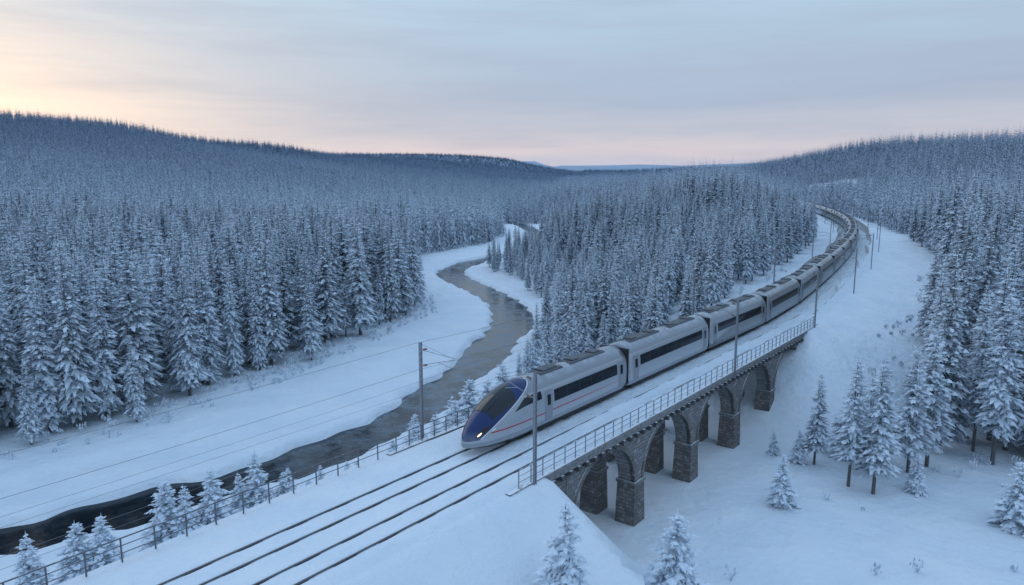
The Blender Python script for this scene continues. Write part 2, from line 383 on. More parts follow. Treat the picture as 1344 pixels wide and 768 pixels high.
for sd,R,fr in ((21,1.75,.66),(22,1.55,.76),(23,1.95,.58)):
    cm=crown_mesh('far_crown',sd,14,R,1.2,19,8,1,0,fr,.5,skip=.0,tw=.58,power=.78,var=.05); 
    m_=MB(); m_.tube((0,0,-.5),(0,0,6),.14,3,.05); tm=bpy.data.meshes.new('t'); tm.from_pydata(m_.v,[],m_.f)
    SRC_far.append(combo('tree_source_far',cm,tm))
def ring(r0,r1,sp,amax=46):
    n=int(r1/sp)+1; xs=np.arange(-n,n+1)*sp
    A,B=np.meshgrid(xs,np.arange(0,n+1)*sp); A=A.ravel()+RNG.uniform(-.48,.48,A.size)*sp; B=B.ravel()+RNG.uniform(-.48,.48,B.size)*sp
    D=np.hypot(A,B); az=np.degrees(np.arctan2(A,B)); k=(D>=r0)&(D<r1)&(np.abs(az)<amax); return A[k],B[k]
PX=[];PY=[]
for r0,r1,sp,am in ((30,330,3.6,46),(330,700,4.6,46),(700,1250,6.6,46),(1250,2200,10.5,44),(2200,3500,17,30)):
    a_,b_=ring(r0,r1,sp,am); PX.append(a_);PY.append(b_)
PX=np.concatenate(PX);PY=np.concatenate(PY); d=fields(PX,PY); k=forestmask(PX,PY,d)
k&=~((RNG.random(PX.size)<.05))
PX=PX[k];PY=PY[k]; d={kk:v[k] for kk,v in d.items()}; PZ=terrain(PX,PY,d); D=np.hypot(PX,PY)
HT=RNG.normal(1,.11,PX.size).clip(.65,1.25)
mid=(d['sr']>0)&(d['R']<0)&(PY<420); HT*=np.where(mid,.82,1.0); HT*=np.where((d['L']>0)&(D<300),1.14,1.)
HT*=np.where(mid&(d['dr']<22)&(PY>135)&(PY<300),.74,1.)
HT*=np.where((d['R']>0)&(D<200),1.15,1.)
edge=np.minimum(np.abs(d['L']),np.abs(d['R'])); HT*=np.where((edge<3.5)&(RNG.random(PX.size)<.4),.6,1)
AZ=np.degrees(np.arctan2(PX,PY)); order=np.argsort(D+np.where(np.abs(AZ)>36.5,1e5,0))
NIND=234; ind=set(order[:NIND].tolist())
def make_tree(var,x,y,z,h,label,grp,wid=1.):
    cm,tm,H=VAR[var]; s=h/H
    e=empty('pine_tree',label,'pine tree',(x,y,z),random.uniform(0,6.28),grp); e.scale=(s*wid,s*wid,s)
    for nme,mm in (('trunk',tm),('crown',cm)):
        o=bpy.data.objects.new(nme,mm); link(o); o.parent=e
for j in ind:
    rgt=d['R'][j]>0 and PY[j]<130
    if rgt: var=random.choice(['pineA','pineB','spruceC','spruceA','spruceC'])
    elif d['L'][j]>0: var=random.choice(['spruceA','spruceB','spruceA','pineA','spruceB','spruceC'])
    else: var=random.choice(['spruceA','spruceC','spruceB'])
    lab={'pineA':'tall frosted pine with bare lower trunk in snow','pineB':'slender frosted pine with long bare trunk in snow'}.get(var,'tall frosted dark spruce standing in the snowy forest edge')
    make_tree(var,PX[j],PY[j],PZ[j]-.1,13.8*HT[j],lab,'frosted conifers of the forest edge',random.uniform(.85,1.2))
def zt(x,y): return float(terrain(np.array([float(x)]),np.array([float(y)]))[0])
YT=[(-23.2,46.5,5.2),(-21.8,46.2,4.2),(-20.5,47.8,4.7),(-18.6,50.8,5.1),(-19.6,50.0,3.8),(-28.6,40.6,4.8),(-26.3,41.6,4.4),(-25.0,42.2,4.2),(-13.2,56,3.4),(-15,55,2.2),(-10.2,60.5,3.6),(-8.6,62.5,4.4),(-7.5,62,3.6),
 (-7.6,58.0,5.2),(-6.4,60.0,6.2),(-4.9,62,6.8),(-3.4,62,6.0),(-2.2,66,7.6),(-.6,65.5,7.0),(-5.5,65,6.2),(-4.2,70,6.6),(-9,66,4.2),(-1,72,7.6),(.6,75,8),(1.2,69,7.2),(3.5,78,8.4),(5.4,82,9),(1.8,81,8),(7.2,88,9.9),(9,92,11),(11,86,9.6),(6,97,10),(10,99,11.4),(13,95,11),(16,98,11.4),(4.5,90,8.8),(3.2,96,9.4),(2.2,88,6),(8.4,80,8.4),(6,75,7.4),
 (2.6,33.8,5.9),(9.6,40.2,6.9),(21.3,55.2,4.3),(26,64,3.2),(28.3,58.8,11.4),(29.7,57.4,11.8),(31,61.5,9.4),(27.3,63.5,8.6),(37.9,52,5.4),(33.5,58,3.4),(24.5,66,2.4),(31.5,66,6.4),(35,62,11.8),(37.5,63.5,13),(33,64,10),(-12,53.4,2.4),(-16.6,50.8,2.6),(-17.4,54.5,3.0)]
for (x,y,h) in YT:
    if h>8: var=random.choice(['pineA','pineB']) if y<70 else random.choice(['spruceA','spruceB'])
    else: var=random.choice(['youngA','youngB']) if h<7 else random.choice(['youngA','spruceB'])
    lab='young snow laden pine standing on the snowy slope' if h<8 else 'slim frosted pine standing on open snow'
    make_tree(var,x,y,zt(x,y)-.05,h,lab,'pines scattered on the snow beside the railway',1.1)
print('T trees',time.time()-T0)
rest=np.array([j for j in range(PX.size) if j not in ind])
me=bpy.data.meshes.new('pine_forest'); me.vertices.add(rest.size); me.vertices.foreach_set('co',np.stack([PX[rest],PY[rest],PZ[rest]-.1],1).astype(np.float32).ravel())
hs_=HT[rest]*.985; ws=hs_*RNG.uniform(.9,1.25,rest.size)*np.where(D[rest]>700,1.25,1)*np.where(D[rest]>1250,1.6,1)*np.where(D[rest]>2200,1.6,1)
at=me.attributes.new('scl','FLOAT_VECTOR','POINT'); at.data.foreach_set('vector',np.stack([ws,ws,hs_],1).astype(np.float32).ravel())
at=me.attributes.new('rotz','FLOAT','POINT'); at.data.foreach_set('value',RNG.uniform(0,6.28,rest.size).astype(np.float32))
at=me.attributes.new('idx','INT','POINT'); at.data.foreach_set('value',RNG.integers(0,12,rest.size).astype(np.int32))
at=me.attributes.new('near','BOOLEAN','POINT'); at.data.foreach_set('value',D[rest]<230)
me.update(); fo=link(bpy.data.objects.new('pine_forest',me)); tag(fo,'dense frosted conifer forest covering the valley hills','forest',kind='stuff')
ng=bpy.data.node_groups.new('forest_scatter','GeometryNodeTree')
ng.interface.new_socket('Geometry',in_out='INPUT',socket_type='NodeSocketGeometry'); ng.interface.new_socket('Geometry',in_out='OUTPUT',socket_type='NodeSocketGeometry')
gi=ng.nodes.new('NodeGroupInput'); go=ng.nodes.new('NodeGroupOutput'); jo=ng.nodes.new('GeometryNodeJoinGeometry')
def nattr(n,t):
    a_=ng.nodes.new('GeometryNodeInputNamedAttribute'); a_.data_type=t; a_.inputs[0].default_value=n
    return [o for o in a_.outputs if o.enabled and o.name=='Attribute'][0]
cx=ng.nodes.new('ShaderNodeCombineXYZ'); ng.links.new(nattr('rotz','FLOAT'),cx.inputs[2])
nb_=nattr('near','BOOLEAN'); no=ng.nodes.new('FunctionNodeBooleanMath'); no.operation='NOT'; ng.links.new(nb_,no.inputs[0])
for src,sel in ((SRC_near,nb_),(SRC_far,no.outputs[0])):
    jj=ng.nodes.new('GeometryNodeJoinGeometry')
    for o in src:
        oi=ng.nodes.new('GeometryNodeObjectInfo'); oi.inputs[0].default_value=o; oi.inputs[1].default_value=True
        ng.links.new(oi.outputs['Geometry'],jj.inputs[0])
    ip=ng.nodes.new('GeometryNodeInstanceOnPoints'); ng.links.new(gi.outputs[0],ip.inputs['Points']); ng.links.new(sel,ip.inputs['Selection'])
    ng.links.new(jj.outputs[0],ip.inputs['Instance']); ip.inputs['Pick Instance'].default_value=True
    md=ng.nodes.new('ShaderNodeMath'); md.operation='MODULO'; ng.links.new(nattr('idx','INT'),md.inputs[0]); md.inputs[1].default_value=len(src)
    ng.links.new(md.outputs[0],ip.inputs['Instance Index']); ng.links.new(cx.outputs[0],ip.inputs['Rotation']); ng.links.new(nattr('scl','FLOAT_VECTOR'),ip.inputs['Scale'])
    ng.links.new(ip.outputs[0],jo.inputs[0])
ng.links.new(jo.outputs[0],go.inputs[0])
mo=fo.modifiers.new('scatter','NODES'); mo.node_group=ng
print('FOREST',rest.size,'ground',nx*ny)
# undergrowth
UX=RNG.uniform(-75,75,16000); UY=RNG.uniform(35,150,16000); dd=fields(UX,UY); rr=RNG.random(UX.size)
near=((dd['L']>-3)&(dd['L']<3))|((dd['R']>-5)&(dd['R']<4)&(rr<.5))
nm=(dd['dr']>6)&(dd['sr']>0)&((dd['p']<-6)|((dd['p']>14)&(rr<.06)))&(rr<.2)
kk=(near|nm)&(dd['dr']>5)&(np.abs(dd['p'])>8); UX=UX[kk][:750];UY=UY[kk][:750]; UZ=terrain(UX,UY)
V=[];F=[]
for x,y,z in zip(UX,UY,UZ):
    hh_=random.uniform(.3,1.1)
    for k in range(12):
        a_=random.uniform(0,6.28); l=random.uniform(.2,.5)*hh_; b_=len(V); ca,sa=math.cos(a_),math.sin(a_)
        V+=[(x-sa*.03,y+ca*.03,z-.05),(x+sa*.03,y-ca*.03,z-.05),(x+ca*l,y+sa*l,z+hh_*random.uniform(.5,1))]; F.append((b_,b_+1,b_+2))
        p_=V[-1]; b_=len(V); V+=[(p_[0]-.1,p_[1],p_[2]-.25),(p_[0]+.1,p_[1]+.06,p_[2]-.2),(p_[0],p_[1],p_[2]+.08)]; F.append((b_,b_+1,b_+2))
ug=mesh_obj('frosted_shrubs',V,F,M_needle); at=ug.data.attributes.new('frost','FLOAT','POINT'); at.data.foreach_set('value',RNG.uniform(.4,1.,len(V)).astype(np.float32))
tag(ug,'frosted low shrubs along the forest edges','shrubs',kind='stuff')
# ------------------------------------------------------------ track bed and rails
TR=[0.0,3.3]; G=.7175; EDGE=5.55
cs=sorted(set([-4.1,-3.8,-3.2,-2.5,-1.8,-1.2,-.3,0,.3,1.2,1.7,2.2,3.0,3.3,3.6,4.6,4.9,EDGE-.25]+[t+s_*G+o for t in TR for s_ in(-1,1) for o in (-.2,-.075,.075,.2)]))
cs=np.array(cs); ss=np.concatenate([np.arange(-60,75,.5),np.arange(75,250,2),np.arange(250,600,5)])
vv=[];ff=[]
def sst(a,b,x):
    t=min(1,max(0,(x-a)/(b-a))); return t*t*(3-2*t)
for i_,s in enumerate(ss):
    cov=sst(19,34,s)
    for j,c in enumerate(cs):
        z=-.08+.025*math.sin(s*1.3+c*2)*math.cos(c*3+s*.4)+.012*math.sin(s*4.1+c*9)
        dr_=min(abs(c-t-s_*G) for t in TR for s_ in(-1,1))
        cv=cov*(1 if c>1.6 else sst(60,75,s)*.8)
        if dr_<.09: z=-.105+cv*(.095+.03*math.sin(s*.7)*math.sin(s*.23+c))+.018*math.sin(s*2.3+c*7)
        elif dr_<.23: z=-.04+cv*.02+.012*math.sin(s*1.9+c*5)
        ed=min(c+4.1,EDGE-.25-c); 
        if ed<.2: z=-.26
        vv.append(rail(s,c,z))
        if i_ and j:
            b=(i_-1)*len(cs)+j-1; ff.append((b,b+1,b+1+len(cs),b+len(cs)))
tb=mesh_obj('track_bed',vv,ff,M_snow,smooth=True); tag(tb,'snow covered railway bed carrying two tracks','track bed',kind='structure')
def sweep(off,y0,y1,z0,z1,s0,s1,mat,name,parent=None,step=None,closed=True):
    st=np.unique(np.concatenate([np.arange(s0,s1,step or 3.0),[s1]])); vv=[];ff=[]
    for i_,s in enumerate(st):
        vv+=[rail(s,off+y0,z0),rail(s,off+y1,z0),rail(s,off+y1,z1),rail(s,off+y0,z1)]
        if i_:
            b=(i_-1)*4
            for k in range(4): ff.append((b+k,b+(k+1)%4,b+4+(k+1)%4,b+4+k))
    ff.append((0,1,2,3)); n=len(vv); ff.append((n-1,n-2,n-3,n-4))
    return mesh_obj(name,vv,ff,mat,parent)
for ti,t in enumerate(TR):
    e=empty('railway_track','steel railway track half buried in snow','railway track',group='parallel railway tracks')
    for s_ in(-1,1):
        sweep(t+s_*G,-.075,.075,-.2,-.105,-60,590,M_ballast,'ballast',e)
        sweep(t+s_*G,-.032,.032,-.15,-.01,-60,590,M_rail,'rail',e)
# ------------------------------------------------------------ viaduct
via=empty('stone_viaduct','grey stone arch viaduct carrying railway over snowy ravine','viaduct')
A0,A1_=22.9,71.9; SP=9.8; PW=.72; SPR=-4.9; RISE=3.7
pier_s=[A0+SP*(i_+1) for i_ in range(4)]
def rib(y0,y1,zt_,name,mat,ringonly=False):
    vv=[];ff=[];uvs=[]
    for k in range(5):
        c=A0+SP*(k+.5); r=SP/2-PW
        n=28
        ths=[math.pi*i_/n for i_ in range(n+1)]
        low=[(c-r*math.cos(t_),SPR+RISE*math.sin(t_)) for t_ in ths]
        if ringonly: top=[(c-(r+.38)*math.cos(t_),SPR+(RISE+.28)*math.sin(t_)) for t_ in ths]
        else: top=[(s,zt_) for s,_ in low]
        prof=[(low,top)]
        if not ringonly:
            a_=c-SP/2; prof.append(([(a_,SPR),(c-r,SPR)],[(a_,zt_),(c-r,zt_)])); b_=c+SP/2; prof.append(([(c+r,SPR),(b_,SPR)],[(c+r,zt_),(b_,zt_)]))
        for lo,tp in prof:
            b=len(vv); m_=len(lo)
            for (l,t_) in zip(lo,tp):
                for yy in (y0,y1): vv.append(rail(l[0],yy,l[1])); uvs.append((l[0],l[1]))
                for yy in (y0,y1): vv.append(rail(t_[0],yy,t_[1])); uvs.append((t_[0],t_[1]))
            for i_ in range(m_-1):
                q=b+i_*4; w=q+4
                ff+= [(q,q+2,w+2,w),(q+1,w+1,w+3,q+3),(q,w,w+1,q+1),(q+2,q+3,w+3,w+2)]
            ff.append((b,b+1,b+3,b+2)); q=b+(m_-1)*4; ff.append((q,q+2,q+3,q+1))
    o=mesh_obj(name,vv,ff,mat,via)
    uv=o.data.uv_layers.new(name='UVMap'); idx=[l.vertex_index for l in o.data.loops]
    for p in o.data.polygons:
        for li in p.loop_indices:
            vi=idx[li]; u_,v_=uvs[vi]; side=(vi%2)*(y1-y0)
            nrm=p.normal
            if abs(nrm.z)>.5: uv.data[li].uv=(side,u_)
            else: uv.data[li].uv=(u_+side,v_)
    return o
RB=((EDGE-1.6,EDGE-.25),(EDGE-4.8,EDGE-3.5),(-3.95,-2.65))
for bi,(a_,b_) in enumerate(RB):
    rib(a_,b_,-.85,'arch_wall',M_stone2)
    if bi==0: rib(b_-.3,b_+.07,0,'arch_ring',M_stone,ringonly=True)
    if bi==2: rib(a_-.07,a_+.3,0,'arch_ring',M_stone,ringonly=True)
def obox(s0,s1,y0,y1,z0,z1,name,mat,flare=0,c=0):
    vv=[]
    for z,fl in ((z0,flare),(z1,0)):
        for (s,y) in ((s0-fl,y0-fl),(s1+fl,y0-fl),(s1+fl,y1+fl),(s0-fl,y1+fl)): vv.append(rail(s,y,z))
    o=mesh_obj(name,vv,[(0,3,2,1),(4,5,6,7),(0,1,5,4),(1,2,6,5),(2,3,7,6),(3,0,4,7)],mat,via)
    uv=o.data.uv_layers.new(name='UVMap'); loc=[(s,y,z) for z in (z0,z1) for (s,y) in ((s0,y0),(s1,y0),(s1,y1),(s0,y1))]
    for p in o.data.polygons:
        for li in p.loop_indices:
            s,y,z=loc[o.data.loops[li].vertex_index]; uv.data[li].uv=(s+y,z) if abs(p.normal.z)<.7 else (s,y)
    return o
for s in pier_s:
    for (a_,b_) in RB:
        obox(s-PW-.02,s+PW+.02,a_-.06,b_+.06,-12,SPR-.2,'pier',M_stone,.2)
        obox(s-PW-.12,s+PW+.12,a_-.14,b_+.14,SPR-.2,SPR+.03,'pier_capital',M_stone2)
for s0,s1 in ((17.5,A0-.01),(A1_+.01,76)):
    obox(s0,s1,-4.0,EDGE-.3,-9,-.85,'abutment',M_stone)
sweep(0,-4.35,EDGE,-.85,-.42,16.5,77,M_conc,'deck',via)
sweep(EDGE-.2,0,.36,-.42,-.16,16.5,77,M_conc,'parapet_kerb',via); sweep(-4.57,0,.36,-.42,-.16,16.5,77,M_conc,'parapet_kerb',via)
sweep(0,-4.15,EDGE-.2,-.42,-.28,16.5,77,M_snow,'deck_snow',via)
cm_=bpy.data.meshes.new('corbel'); mm_=MB(); mm_.chbox(-.14,.14,-.22,.22,-.34,0,.0); cm_.from_pydata(mm_.v,[],mm_.f); cm_.materials.append(M_stone); cm_.update()
for s in np.arange(18,76,.98):
    o=bpy.data.objects.new('corbel',cm_); link(o); o.parent=via; o.location=rail(s,EDGE-.06,-.852); o.rotation_euler=(0,0,-float(np.interp(s,S,HD))-math.pi/2)
def railing(off,s0,s1,sp,h,bars,name,label,z0=-.2,mat=None,k=1.):
    mat=mat or M_steel
    e=empty(name,label,'railing',(0,0,0))
    pm=bpy.data.meshes.new('post'); mm=MB(); mm.tube((0,0,z0-.4),(0,0,z0+h),.04*k,5); pm.from_pydata(mm.v,[],mm.f); pm.materials.append(mat); pm.update()
    for s in np.arange(s0,s1+.01,sp):
        o=bpy.data.objects.new('post',pm); link(o); o.parent=e; o.location=rail(s,off,0)
    st=np.arange(s0,s1+.01,4); st=np.append(st,s1) if s1-st[-1]>.1 else st
    for bh in bars: 
        mm=MB()
        for a_,b_ in zip(st[:-1],st[1:]): mm.tube(rail(a_,off,z0+bh),rail(b_,off,z0+bh),(.035 if bh>h-.1 else .022)*k,5)
        mm.obj('handrail',mat,e)
    return e
railing(EDGE,17.5,76,1.2,1.15,(.4,.78,1.15),'bridge_railing','steel bridge railing dusted with snow along the viaduct edge')
railing(-4.36,17.2,76,1.2,1.15,(.4,.78,1.15),'bridge_railing','steel bridge railing behind the train on the viaduct',mat=M_fence)
railing(-4.36,-50,17,1.6,1.15,(.4,.78,1.15),'railway_fence','low steel railing along the snowy railway embankment',mat=M_fence,k=1.1)
# ------------------------------------------------------------ catenary
def mast(s,side,off,h=6.6,detail=True):
    x,y,_=rail(s,off,0); hd=float(np.interp(s,S,HD)); z=zt(x,y) if not 17<s<76 else -.4
    e=empty('catenary_mast','grey steel catenary mast with bracket arm beside the track','catenary mast',(x,y,0),-hd,'catenary masts along the railway')
    m=MB(); z0=min(z,-.2)-.3; w=.078
    m.box(-w,w,-.10,-.087,z0,h); m.box(-w,w,.087,.10,z0,h)
    k=z0+.5
    while k<h-.5:
        m.tube((-w,-.09,k),(w,-.09,k+.4),.014,4); m.tube((w*.9,-.09,k),(w*.9,.09,k+.4),.014,4); m.tube((-w,.09,k+.4),(w,.09,k),.014,4)
        k+=.4 if detail else 1.2
    m.obj('post',M_steel,e)
    d_=-1 if side>0 else 1; r_=(off-(3.3 if side>0 else 0)); L=min(abs(r_),3.2)
    m=MB(); m.tube((0,0,h-.5),(d_*L,0,5.95),.024,6); m.tube((0,0,h-1.6),(d_*L*.95,0,h-.75),.024,6); m.tube((d_*L*.5,0,h-1.15),(d_*(L-.3),0,5.25),.018,5); m.tube((0,0,h-.1),(d_*L*.9,0,h-.65),.014,4)
    m.obj('bracket_arm',M_steel,e)
    for zz in (h-.5,h-1.6):
        m=MB(); m.tube((d_*.28,0,zz+.04),(d_*.62,0,zz+.12),.04,6)
        for q_ in range(3): m.tube((d_*(.3+q_*.1),0,zz+.05+q_*.03),(d_*(.36+q_*.1),0,zz+.05+q_*.03),.07,8)
        m.obj('insulator',M_insul,e)
supR=[-70,-25,18.7,49.8,74.8,104,136,170,206,244,284,326]; supL=[-70,-25,20,64,100,140,180,225,270,320]
for i_,s in enumerate(supR[2:]): mast(s,1,5.82 if s<75 else 6.2,detail=i_<4)
for s in supL[2:]: mast(s,-1,-4.75,detail=s<70)
def wire(off,z,sup,label,sag=.25,r=.012):
    m=MB(); pts=[]
    for a_,b_ in zip(sup[:-1],sup[1:]):
        n=8
        for k in range(n):
            f=k/n; s=a_+(b_-a_)*f; pts.append(rail(s,off,z-sag*4*f*(1-f)))
    pts.append(rail(sup[-1],off,z))
    for a_,b_ in zip(pts[:-1],pts[1:]): m.tube(a_,b_,r,4)
    o=m.obj('overhead_wire',M_wire); tag(o,label,'overhead wire','overhead railway wires')
for off,sup in ((3.3,supR),(0,supL)):
    wire(off,5.25,sup,'thin contact wire above the railway track',0.05,.007); wire(off,5.95,sup,'thin messenger wire above the railway track',.35,.007)
wire(-5.1,6.5,supL,'thin feeder wire along the catenary masts',.3,.011); wire(-5.1,4.6,supL,'thin return wire along the catenary masts',.3,.011)
# ------------------------------------------------------------ train
half=[(0,.32),(1.0,.32),(1.34,.45),(1.43,.9),(1.45,1.5),(1.44,2.1),(1.39,2.7),(1.22,3.2),(.92,3.55),(.5,3.77),(0,3.85)]
hp=np.array(half)
for _ in range(2):
    Q=[hp[0]]
    for a_,b_ in zip(hp[:-1],hp[1:]): Q+=[a_*.75+b_*.25,a_*.25+b_*.75]
    Q.append(hp[-1]); hp=np.array(Q)
pl=np.concatenate([[0],np.cumsum(np.hypot(*(hp[1:]-hp[:-1]).T))]); pl/=pl[-1]
def prof(p): return np.interp(p,pl,hp[:,0]),np.interp(p,pl,hp[:,1])
def p_of(z): 
    k=(hp[:,0]>.4)|(hp[:,1]>1.5); return float(np.interp(z,hp[k,1],pl[k]))
NL=5.8
def surf(x,p,sd,lead):
    y,z=prof(p)
    if lead and x<NL:
        u=max(x,0)/NL
        zt_=1.08+2.77*math.sin(math.pi/2*u)**.74 if u<1 else 3.85
        wy=(1-(1-min(1,u*1.05))**2.8)**.5 if u>0 else 0
        wy=max(wy,.12); zb=.32+.22*(1-u)**3
        tz=(z-.32)/3.53
        y=y*wy*(1-.19*(1-u)*tz); z=zb+tz*(zt_-zb)
        if x<=0: z=.78+(z-.78)*.6
    return Vector((x,-y*sd,z))
def patch(x0,x1,p0,p1,lead,off,nx_=10,np_=6,sd=1,slant=None,rnd=0):
    vv=[];ff=[]
    for i_ in range(nx_+1):
        for j in range(np_+1):
            tx=i_/nx_; tp=j/np_
            if rnd:
                k_=1-rnd*abs(2*tx-1)**3; tp=.5+(tp-.5)*k_
            p=p0+(p1-p0)*tp; fx0=x0;fx1=x1
            if slant: fx0=x0+slant[0]*tp; fx1=x1+slant[1]*tp
            x=fx0+(fx1-fx0)*tx
            a_=surf(x,p,sd,lead); e=.02; du=surf(x+e,p,sd,lead)-surf(max(x-e,0.001),p,sd,lead); dv=surf(x,min(p+.01,1),sd,lead)-surf(x,p-.01,sd,lead)
            n=du.cross(dv); n.normalize(); 
            if n.dot(Vector((0,a_.y,a_.z-1.6)))<0 and abs(n.y)+abs(n.z)>.3: n=-n
            vv.append(a_+n*off)
            if i_ and j: b=(i_-1)*(np_+1)+j-1; ff.append((b,b+1,b+1+np_+1,b+np_+1))
    return vv,ff
def bodymesh(L,lead):
    xs=list(np.concatenate([[0,.02,.06,.12,.2,.32,.46,.62],np.arange(.8,NL,.2),np.arange(NL,L,.8),[L]])) if lead else [0,.06,.15,.3,.6]+list(np.linspace(1.2,L-1.2,14))+[L-.6,L-.3,L-.15,L-.06,L]
    ps=np.linspace(0,1,33); vv=[];ff=[];n=64
    for i_,x in enumerate(xs):
        sc=1
        if not lead: e=min(x,L-x); sc=1-.07*max(0,1-e/.3)**2
        elif L-x<.3: sc=1-.07*max(0,1-(L-x)/.3)**2
        for k in range(n):
            p=ps[k] if k<=32 else ps[64-k]; sd=1 if k<=32 else -1
            v=surf(x,p,sd,lead); v.y*=sc; v.z=1.9+(v.z-1.9)*sc; vv.append(v)
        if i_:
            for k in range(n): a_=(i_-1)*n; ff.append((a_+k,a_+(k+1)%n,a_+n+(k+1)%n,a_+n+k))
    ff.append(tuple(range(n))[::-1]); b=len(vv)-n; ff.append(tuple(b+k for k in range(n)))
    return vv,ff
def cat(*ps):
    V=[];F=[]
    for v,f in ps: b=len(V); V+=v; F+=[tuple(b+i_ for i_ in q_) for q_ in f]
    return V,F
def mk(name,vf,mat,smooth=True):
    me=bpy.data.meshes.new(name); me.from_pydata([tuple(v) for v in vf[0]],[],vf[1]); me.update(); me.materials.append(mat)
    if smooth: me.polygons.foreach_set('use_smooth',[True]*len(me.polygons)); 
    return me
def bogie(x):
    m=MB(); m.box(x-1.3,x+1.3,-1.1,1.1,.25,.5)
    for xx in (x-.85,x+.85):
        for yy in (-.75,.75): m.tube((xx,yy-.07,.42),(xx,yy+.07,.42),.42,18)
        m.tube((xx,-.8,.42),(xx,.8,.42),.08,8)
    for yy in (-1.0,1.0): m.box(x-1.2,x+1.2,yy-.08,yy+.08,.3,.62)
    return m.v,m.f
M_door=plain('door_paint_grey',(.27,.295,.33),.4,.2,.1,4)
M_pillar=plain('window_pillar_grey',(.045,.053,.067),.3,.2,.1,4)
def parts(L,lead):
    out=[]
    zw0,zw1=p_of(1.9),p_of(2.74)
    w0=8.05 if lead else 1.7
    for sd in (1,-1):
        out.append(('window_band',mk('window_band',patch(w0,L-1.7,zw0,zw1,lead,.012,20,4,sd,None,.0),M_glass)))
        ws=[patch(x,x+.06,zw0,zw1,lead,.02,1,4,sd) for x in np.arange(w0+1.6,L-2.6,1.65)]
        out.append(('window_pillars',mk('window_pillars',cat(*ws),M_pillar)))
    ds=[L-1.45] + ([6.95] if lead else [.55])
    for sd in (1,-1):
        for dxx in ds:
            out.append(('door',mk('door',patch(dxx,dxx+.9,p_of(.75),p_of(2.85),lead,.016,3,8,sd),M_door)))
            out.append(('door_window',mk('door_window',patch(dxx+.25,dxx+.65,p_of(1.8),p_of(2.55),lead,.024,2,4,sd),M_glass)))
    bx=[(7.6,10.4),(11.4,16.4)] if lead else [(1.4,6.8),(8.8,L-1.6)]
    for i_,(a_,b_) in enumerate(bx):
        m=MB(); m.chbox(a_,b_,-.56,.56,3.6,3.89,.12)
        m.chbox(a_+.5,a_+1.4,-.42,.42,3.885,3.99,.03); m.chbox(b_-1.5,b_-.6,-.42,.42,3.885,3.99,.03)
        out.append(('roof_fairing',mk('roof_fairing',(m.v,m.f),M_roofu,False)))
    for x in ((4.6,L-3) if lead else (2.8,L-2.8)): out.append(('bogie',mk('bogie',bogie(x),M_under,False)))
    m=MB(); m.chbox(5.5 if lead else .5,L-.5,-1.25,1.25,.2,.4,.02); out.append(('underframe',mk('underframe',(m.v,m.f),M_under,False)))
    m=MB(); m.box(L,L+.5,-1.2,1.2,.7,3.5)
    for q_ in range(4): m.box(L+.06+q_*.11,L+.11+q_*.11,-1.27,1.27,.63,3.57)
    out.append(('gangway',mk('gangway',(m.v,m.f),M_under,False)))
    return out
TS=19.0
train=empty('passenger_train','long silver high speed train with blue nose on viaduct','train',rail(TS,0,0))
def place(me,name,s0,L,pts_):
    a_=Vector(rail(s0,0,0)); b_=Vector(rail(s0+L,0,0)); ang=math.atan2(b_.y-a_.y,b_.x-a_.x)
    o=bpy.data.objects.new(name,me); link(o); o.parent=train; o.location=a_-train.location; o.rotation_euler=(0,0,ang)
    for n_,mm in pts_:
        c=bpy.data.objects.new(n_,mm); link(c); c.parent=o
    return o
LL=18.6; lead_me=mk('lead_carriage',bodymesh(LL,True),M_lead); lp=parts(LL,True)
ws=cat(patch(1.75,3.9,.715,1,True,.02,12,8,1,(-.1,.4)),patch(1.75,3.9,.715,1,True,.02,12,8,-1,(-.1,.4)))
lp.append(('windscreen',mk('windscreen',ws,M_glass)))
for sd in(1,-1):
    lp.append(('cab_window',mk('cab_window',patch(3.6,6.55,.60,.70,True,.02,12,4,sd,(1.1,.0)),M_glass)))
    lp.append(('headlight_housing',mk('headlight_housing',patch(.40,1.2,.565,.68,True,.02,8,5,sd,(.2,.3),.6),M_glass)))
    lp.append(('headlight',mk('headlight',patch(.50,.78,.595,.645,True,.035,6,4,sd,(.1,.12),.7),M_lamp)))
    lp.append(('emblem',mk('emblem',patch(1.4,1.85,.53,.56,True,.022,5,2,sd,(.2,.1),.9),M_white)))
lp.append(('wiper',mk('wiper',patch(1.9,2.7,.9,.91,True,.045,6,1,1),M_under)))
lp.append(('nose_skirt',mk('nose_skirt',cat(patch(.25,3.2,.16,.25,True,.02,12,3,1),patch(.25,3.2,.16,.25,True,.02,12,3,-1)),M_under)))
ld=place(lead_me,'lead_carriage',TS,LL,lp); ld["label"]='streamlined blue nosed driving carriage with lit headlights'
CL=16.0; car_me=mk('carriage',bodymesh(CL,False),M_car); cp=parts(CL,False)
s=TS+LL+.5
while s<408:
    place(car_me,'carriage',s,CL,cp if s<250 else [q_ for q_ in cp if q_[0] in('window_band','roof_fairing','gangway','underframe')]); s+=CL+.5
